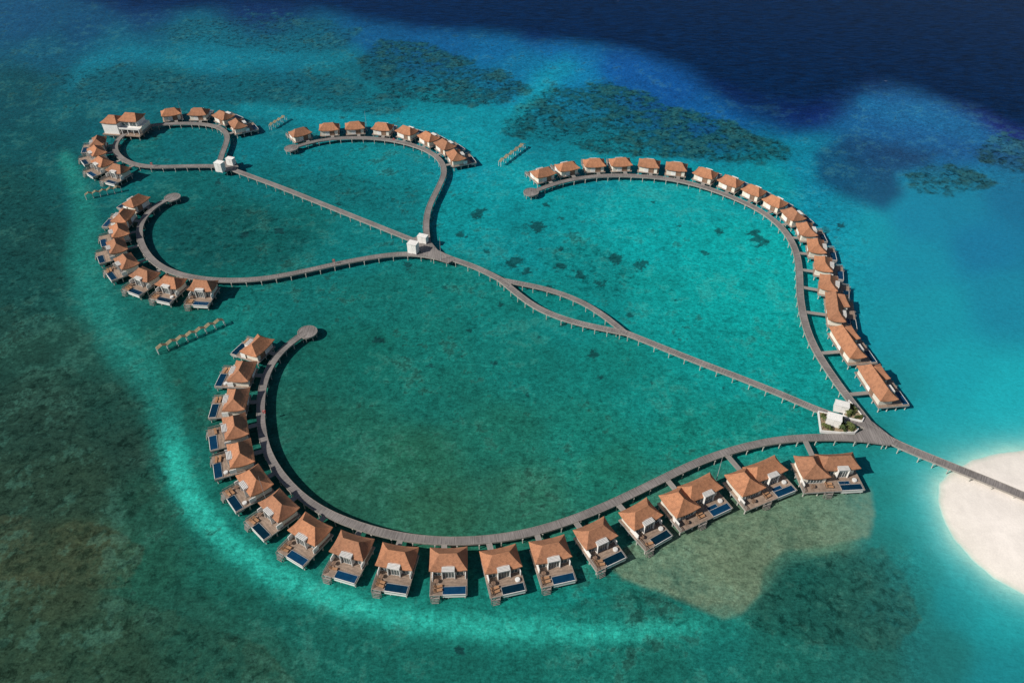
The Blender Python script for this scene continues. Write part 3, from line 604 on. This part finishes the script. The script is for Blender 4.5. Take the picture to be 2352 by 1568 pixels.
# ------------------------------------------------------------ white louvred pavilions
def pavilion(px,py,sx,sy,h,rot,label,base=DZ+0.12):
    o=G(px,py,DZ); e=thing("louvred_pavilion",label,"pavilion",(o.x,o.y,base),rot,"white louvred pavilions")
    a,b2=sx/2,sy/2; mb=MB(); t=0.2
    mb.box(-a,-a+t,-b2,b2,0,h,'white'); mb.box(a-t,a,-b2,b2,0,h,'white'); mb.box(-a+t,a-t,b2-t,b2,0,h,'white'); mb.box(-a+t,-a+t+1.6,-b2,-b2+t,0,h,'white')
    add("wall",mb.mesh("wall"),e)
    mb=MB(); n=int(h/0.35)
    for i in range(n): mb.box(-a+t+1.6,a-t,-b2+0.02,-b2+0.14,0.1+i*0.35,0.36+i*0.35,'white')
    add("louvre",mb.mesh("louvre"),e)
    mb=MB(); mb.box(-a-.1,a+.1,-b2-.1,b2+.1,h+0.002,h+.1,'frame'); n=int(sy/0.5)
    for i in range(n+1): mb.box(-a-.1,a+.1,-b2-.1+i*0.5,-b2+.22+i*0.5,h+.1,h+.2,'white')
    add("roof",mb.mesh("roof"),e)
ang=math.radians(-20)
pavilion(950,579,3.4,2.6,3.8,ang,"white louvred pavilion on timber junction deck"); pavilion(972,556,3.4,2.2,2.6,ang,"white louvred pavilion on timber junction deck")
pavilion(508,393,3.4,2.6,3.9,ang,"white louvred pavilion at boardwalk ring entrance"); pavilion(532,378,3.2,2.2,2.8,ang,"white louvred pavilion at boardwalk ring entrance")
pavilion(1911,974,3.7,2.8,2.6,ang,"white louvred pavilion beside planted island",2.45); pavilion(1929,942,3.7,2.4,2.4,ang,"white louvred pavilion beside planted island",2.3)

# ------------------------------------------------------------ planters + shrubs
def planter(px,label):
    pts=[G(x,y,DZ) for x,y in px]; c=sum(pts,Vector())/len(pts); e=thing("planter",label,"planter",(c.x,c.y,0))
    n=len(pts); P2=[Vector((p.x-c.x,p.y-c.y)) for p in pts]
    area=sum(P2[i].x*P2[(i+1)%n].y-P2[(i+1)%n].x*P2[i].y for i in range(n)); sg=1 if area>0 else -1
    In=[]
    for i in range(n):
        d1=(P2[i]-P2[i-1]).normalized(); d2=(P2[(i+1)%n]-P2[i]).normalized()
        n1_=Vector((-d1.y,d1.x))*sg; n2_=Vector((-d2.y,d2.x))*sg; bis=(n1_+n2_).normalized(); In.append(P2[i]+bis*min(0.26/max(bis.dot(n1_),0.4),0.6))
    mb=MB()
    for i in range(n):
        j=(i+1)%n; a,b2,ai,bi=P2[i],P2[j],In[i],In[j]
        mb.face([(a.x,a.y,2.7),(b2.x,b2.y,2.7),(bi.x,bi.y,2.7),(ai.x,ai.y,2.7)],'white')
        mb.face([(a.x,a.y,1.7),(b2.x,b2.y,1.7),(b2.x,b2.y,2.7),(a.x,a.y,2.7)],'white'); mb.face([(ai.x,ai.y,2.3),(bi.x,bi.y,2.3),(bi.x,bi.y,2.7),(ai.x,ai.y,2.7)],'white')
    add("curb",mb.mesh("curb"),e)
    mb=MB(); mb.face([(p.x,p.y,2.5) for p in In],'soil'); mb.face([(p.x,p.y,1.7) for p in P2],'conc'); add("soil_bed",mb.mesh("soil_bed"),e)
    for p in P2: add("post",post_me,e,(p.x*.85,p.y*.85,0))
    return [(p.x+c.x,p.y+c.y) for p in In]
pa=planter([(1878,946),(1884,992),(1930,996),(1964,995),(1972,987),(1940,972),(1934,962),(1905,952)],"white walled planter with shrubs over the lagoon")
pb=planter([(1948,920),(1966,938),(1984,962),(1980,970),(1945,962),(1934,955),(1945,940)],"white walled planter wedge beside boardwalk")
def shrub_mesh(r,seed,tall):
    rr=random.Random(seed); mb=MB()
    for k in range(6):
        cx,cy,cz=[rr.uniform(-.5,.5)*r for _ in range(2)]+[rr.uniform(.3,.9)*tall]; cr=rr.uniform(.35,.6)*r
        for i in range(46):
            v=Vector((rr.gauss(0,1),rr.gauss(0,1),rr.gauss(0,.8))).normalized()*cr*rr.uniform(.6,1.05)+Vector((cx,cy,cz))
            a=Vector((rr.uniform(-1,1),rr.uniform(-1,1),rr.uniform(-.5,.5))).normalized(); b2=a.cross(Vector((rr.uniform(-1,1),rr.uniform(-1,1),1))).normalized(); s_=rr.uniform(.08,.2)
            mb.face([v-a*s_,v+b2*s_*.6,v+a*s_,v-b2*s_*.6],'leaf')
    return mb.mesh("crown")
def palm_mesh(seed):
    rr=random.Random(seed); mb=MB()
    for k in range(13):
        an=k*2*math.pi/13+rr.uniform(-.2,.2); L=rr.uniform(0.8,1.2); d=Vector((math.cos(an),math.sin(an),0)); sd_=Vector((-d.y,d.x,0)); prev=None
        for i in range(7):
            t=i/6; c=d*L*t+Vector((0,0,1.4+0.4*math.sin(t*2.0)-0.7*t*t)); w_=0.15*math.sin(math.pi*(0.12+0.86*t))
            cur=(c-sd_*w_-Vector((0,0,.06)),c,c+sd_*w_-Vector((0,0,.06)))
            if prev: mb.face([prev[0],prev[1],cur[1],cur[0]],'leaf'); mb.face([prev[1],prev[2],cur[2],cur[1]],'leaf')
            prev=cur
    return mb.mesh("crown")
tr=MB(); tr.cyl(0,0,0,1.45,.10,.06,'trunk',7); tr_me=tr.mesh("trunk"); st_=MB(); st_.cyl(0,0,0,.6,.06,.04,'trunk',6); st_me=st_.mesh("trunk")
sh=[shrub_mesh(0.6,1,.6),shrub_mesh(0.42,2,.45),shrub_mesh(0.75,3,.8)]; pm=[palm_mesh(1),palm_mesh(2)]
def inside(p,poly): return float(sdpoly(np.array([p[0]]),np.array([p[1]]),poly)[0])
pav=[G(1911,974,DZ),G(1929,942,DZ)]
for poly,n in ((pa,24),(pb,12)):
    xs_=[p[0] for p in poly]; ys_=[p[1] for p in poly]; k=0; tries=0
    while k<n and tries<3000:
        tries+=1; p=(random.uniform(min(xs_),max(xs_)),random.uniform(min(ys_),max(ys_)))
        if inside(p,poly)<0.45 or any(math.hypot(p[0]-q_.x,p[1]-q_.y)<2.4 for q_ in pav): continue
        if random.random()<.18:
            t=thing("palm","young green palm growing in white planter","palm",(p[0],p[1],2.5),random.uniform(0,6),"palms in the planters"); add("trunk",tr_me,t); add("crown",random.choice(pm),t)
        else:
            t=thing("shrub","low green shrub growing in white planter","shrub",(p[0],p[1],2.5),random.uniform(0,6),"shrubs in the planters"); add("trunk",st_me,t); add("crown",random.choice(sh),t)
        k+=1

# ------------------------------------------------------------ zigzag screens standing in the water
def screen_row(a,b2,n,label):
    A_=G(a[0],a[1],0); B_=G(b2[0],b2[1],0); d=B_-A_; L=d.length; rot=math.atan2(d.y,d.x)
    e=thing("privacy_screen",label,"screen",(A_.x,A_.y,0),rot,"zigzag screens standing in the lagoon"); s_=L/n
    pm_=MB(); pm_.cyl(0,0,-0.8,2.1,.11,.09,'white',7); pme=pm_.mesh("post")
    for i in range(n+1):
        add("post",pme,e,(i*s_,-0.55,0)); add("post",pme,e,(i*s_,0.55,0))
    for i in range(n):
        mb=MB(); x0,x1,xm=i*s_,(i+1)*s_,(i+.55)*s_
        for (u0,z0,u1,z1) in ((x0,2.1,xm,2.8),(xm,2.8,x1,2.1)):
            an=math.atan2(z1-z0,u1-u0); ln=math.hypot(u1-u0,z1-z0); Mt=Matrix.Translation((u0,0,z0))@Matrix.Rotation(-an,4,'Y')
            ns=5
            for k in range(ns):
                y=-0.62+1.24*k/(ns-1); mb.box(0,ln,y-0.11,y+0.11,-0.04,0.04,'screen',Mt)
        add("panel",mb.mesh("panel"),e)
screen_row((364,812),(516,745),7,"zigzag row of bamboo panels on white posts in water")
screen_row((199,458),(280,440),5,"zigzag row of bamboo panels on white posts in water")
screen_row((622,298),(657,276),4,"zigzag row of bamboo panels on white posts in water")
screen_row((1148,382),(1204,340),5,"zigzag row of bamboo panels on white posts in water")

# ------------------------------------------------------------ masts and life ring stands
pmst=MB(); pmst.cyl(0,0,0,9,.09,.04,'steel',8); pmst.cyl(0,0,0,.3,.22,.2,'steel',8); mast_me=pmst.mesh("pole")
for x,y in [(1013,597),(1646,1100),(612,1150),(421,275),(843,300)]:
    p=G(x,y,DZ); t=thing("lightning_mast","tall thin grey metal mast on boardwalk edge","mast",(p.x,p.y,DZ),0,"masts along the boardwalks"); add("pole",mast_me,t)
    mb=MB(); mb.cyl(0,0,9,9.8,.02,.01,'steel',5); add("spike",mb.mesh("spike"),t)
def ring_mesh():
    mb=MB(); n=16;m_=6
    for i in range(n):
        for j in range(m_):
            def q_(i,j):
                a=2*math.pi*i/n; b2=2*math.pi*j/m_; r=.38+.1*math.cos(b2); return (r*math.cos(a),.1*math.sin(b2)-.1,1.3+r*math.sin(a))
            mb.face([q_(i,j),q_(i+1,j),q_(i+1,j+1),q_(i,j+1)],'red')
    return mb.mesh("life_ring")
rm=ring_mesh(); lp=MB(); lp.box(-.05,.05,-.03,.07,0,1.9,'white'); lp.box(-.5,.5,0,.08,1.75,1.85,'red'); lpm=lp.mesh("post")
for x,y in [(768,606),(905,327),(609,953),(350,383)]:
    p=G(x,y,DZ); t=thing("life_ring_stand","red life ring hung on small boardwalk stand","life ring",(p.x,p.y,DZ+.05),0,"life ring stands on boardwalks"); add("post",lpm,t); add("life_ring",rm,t)
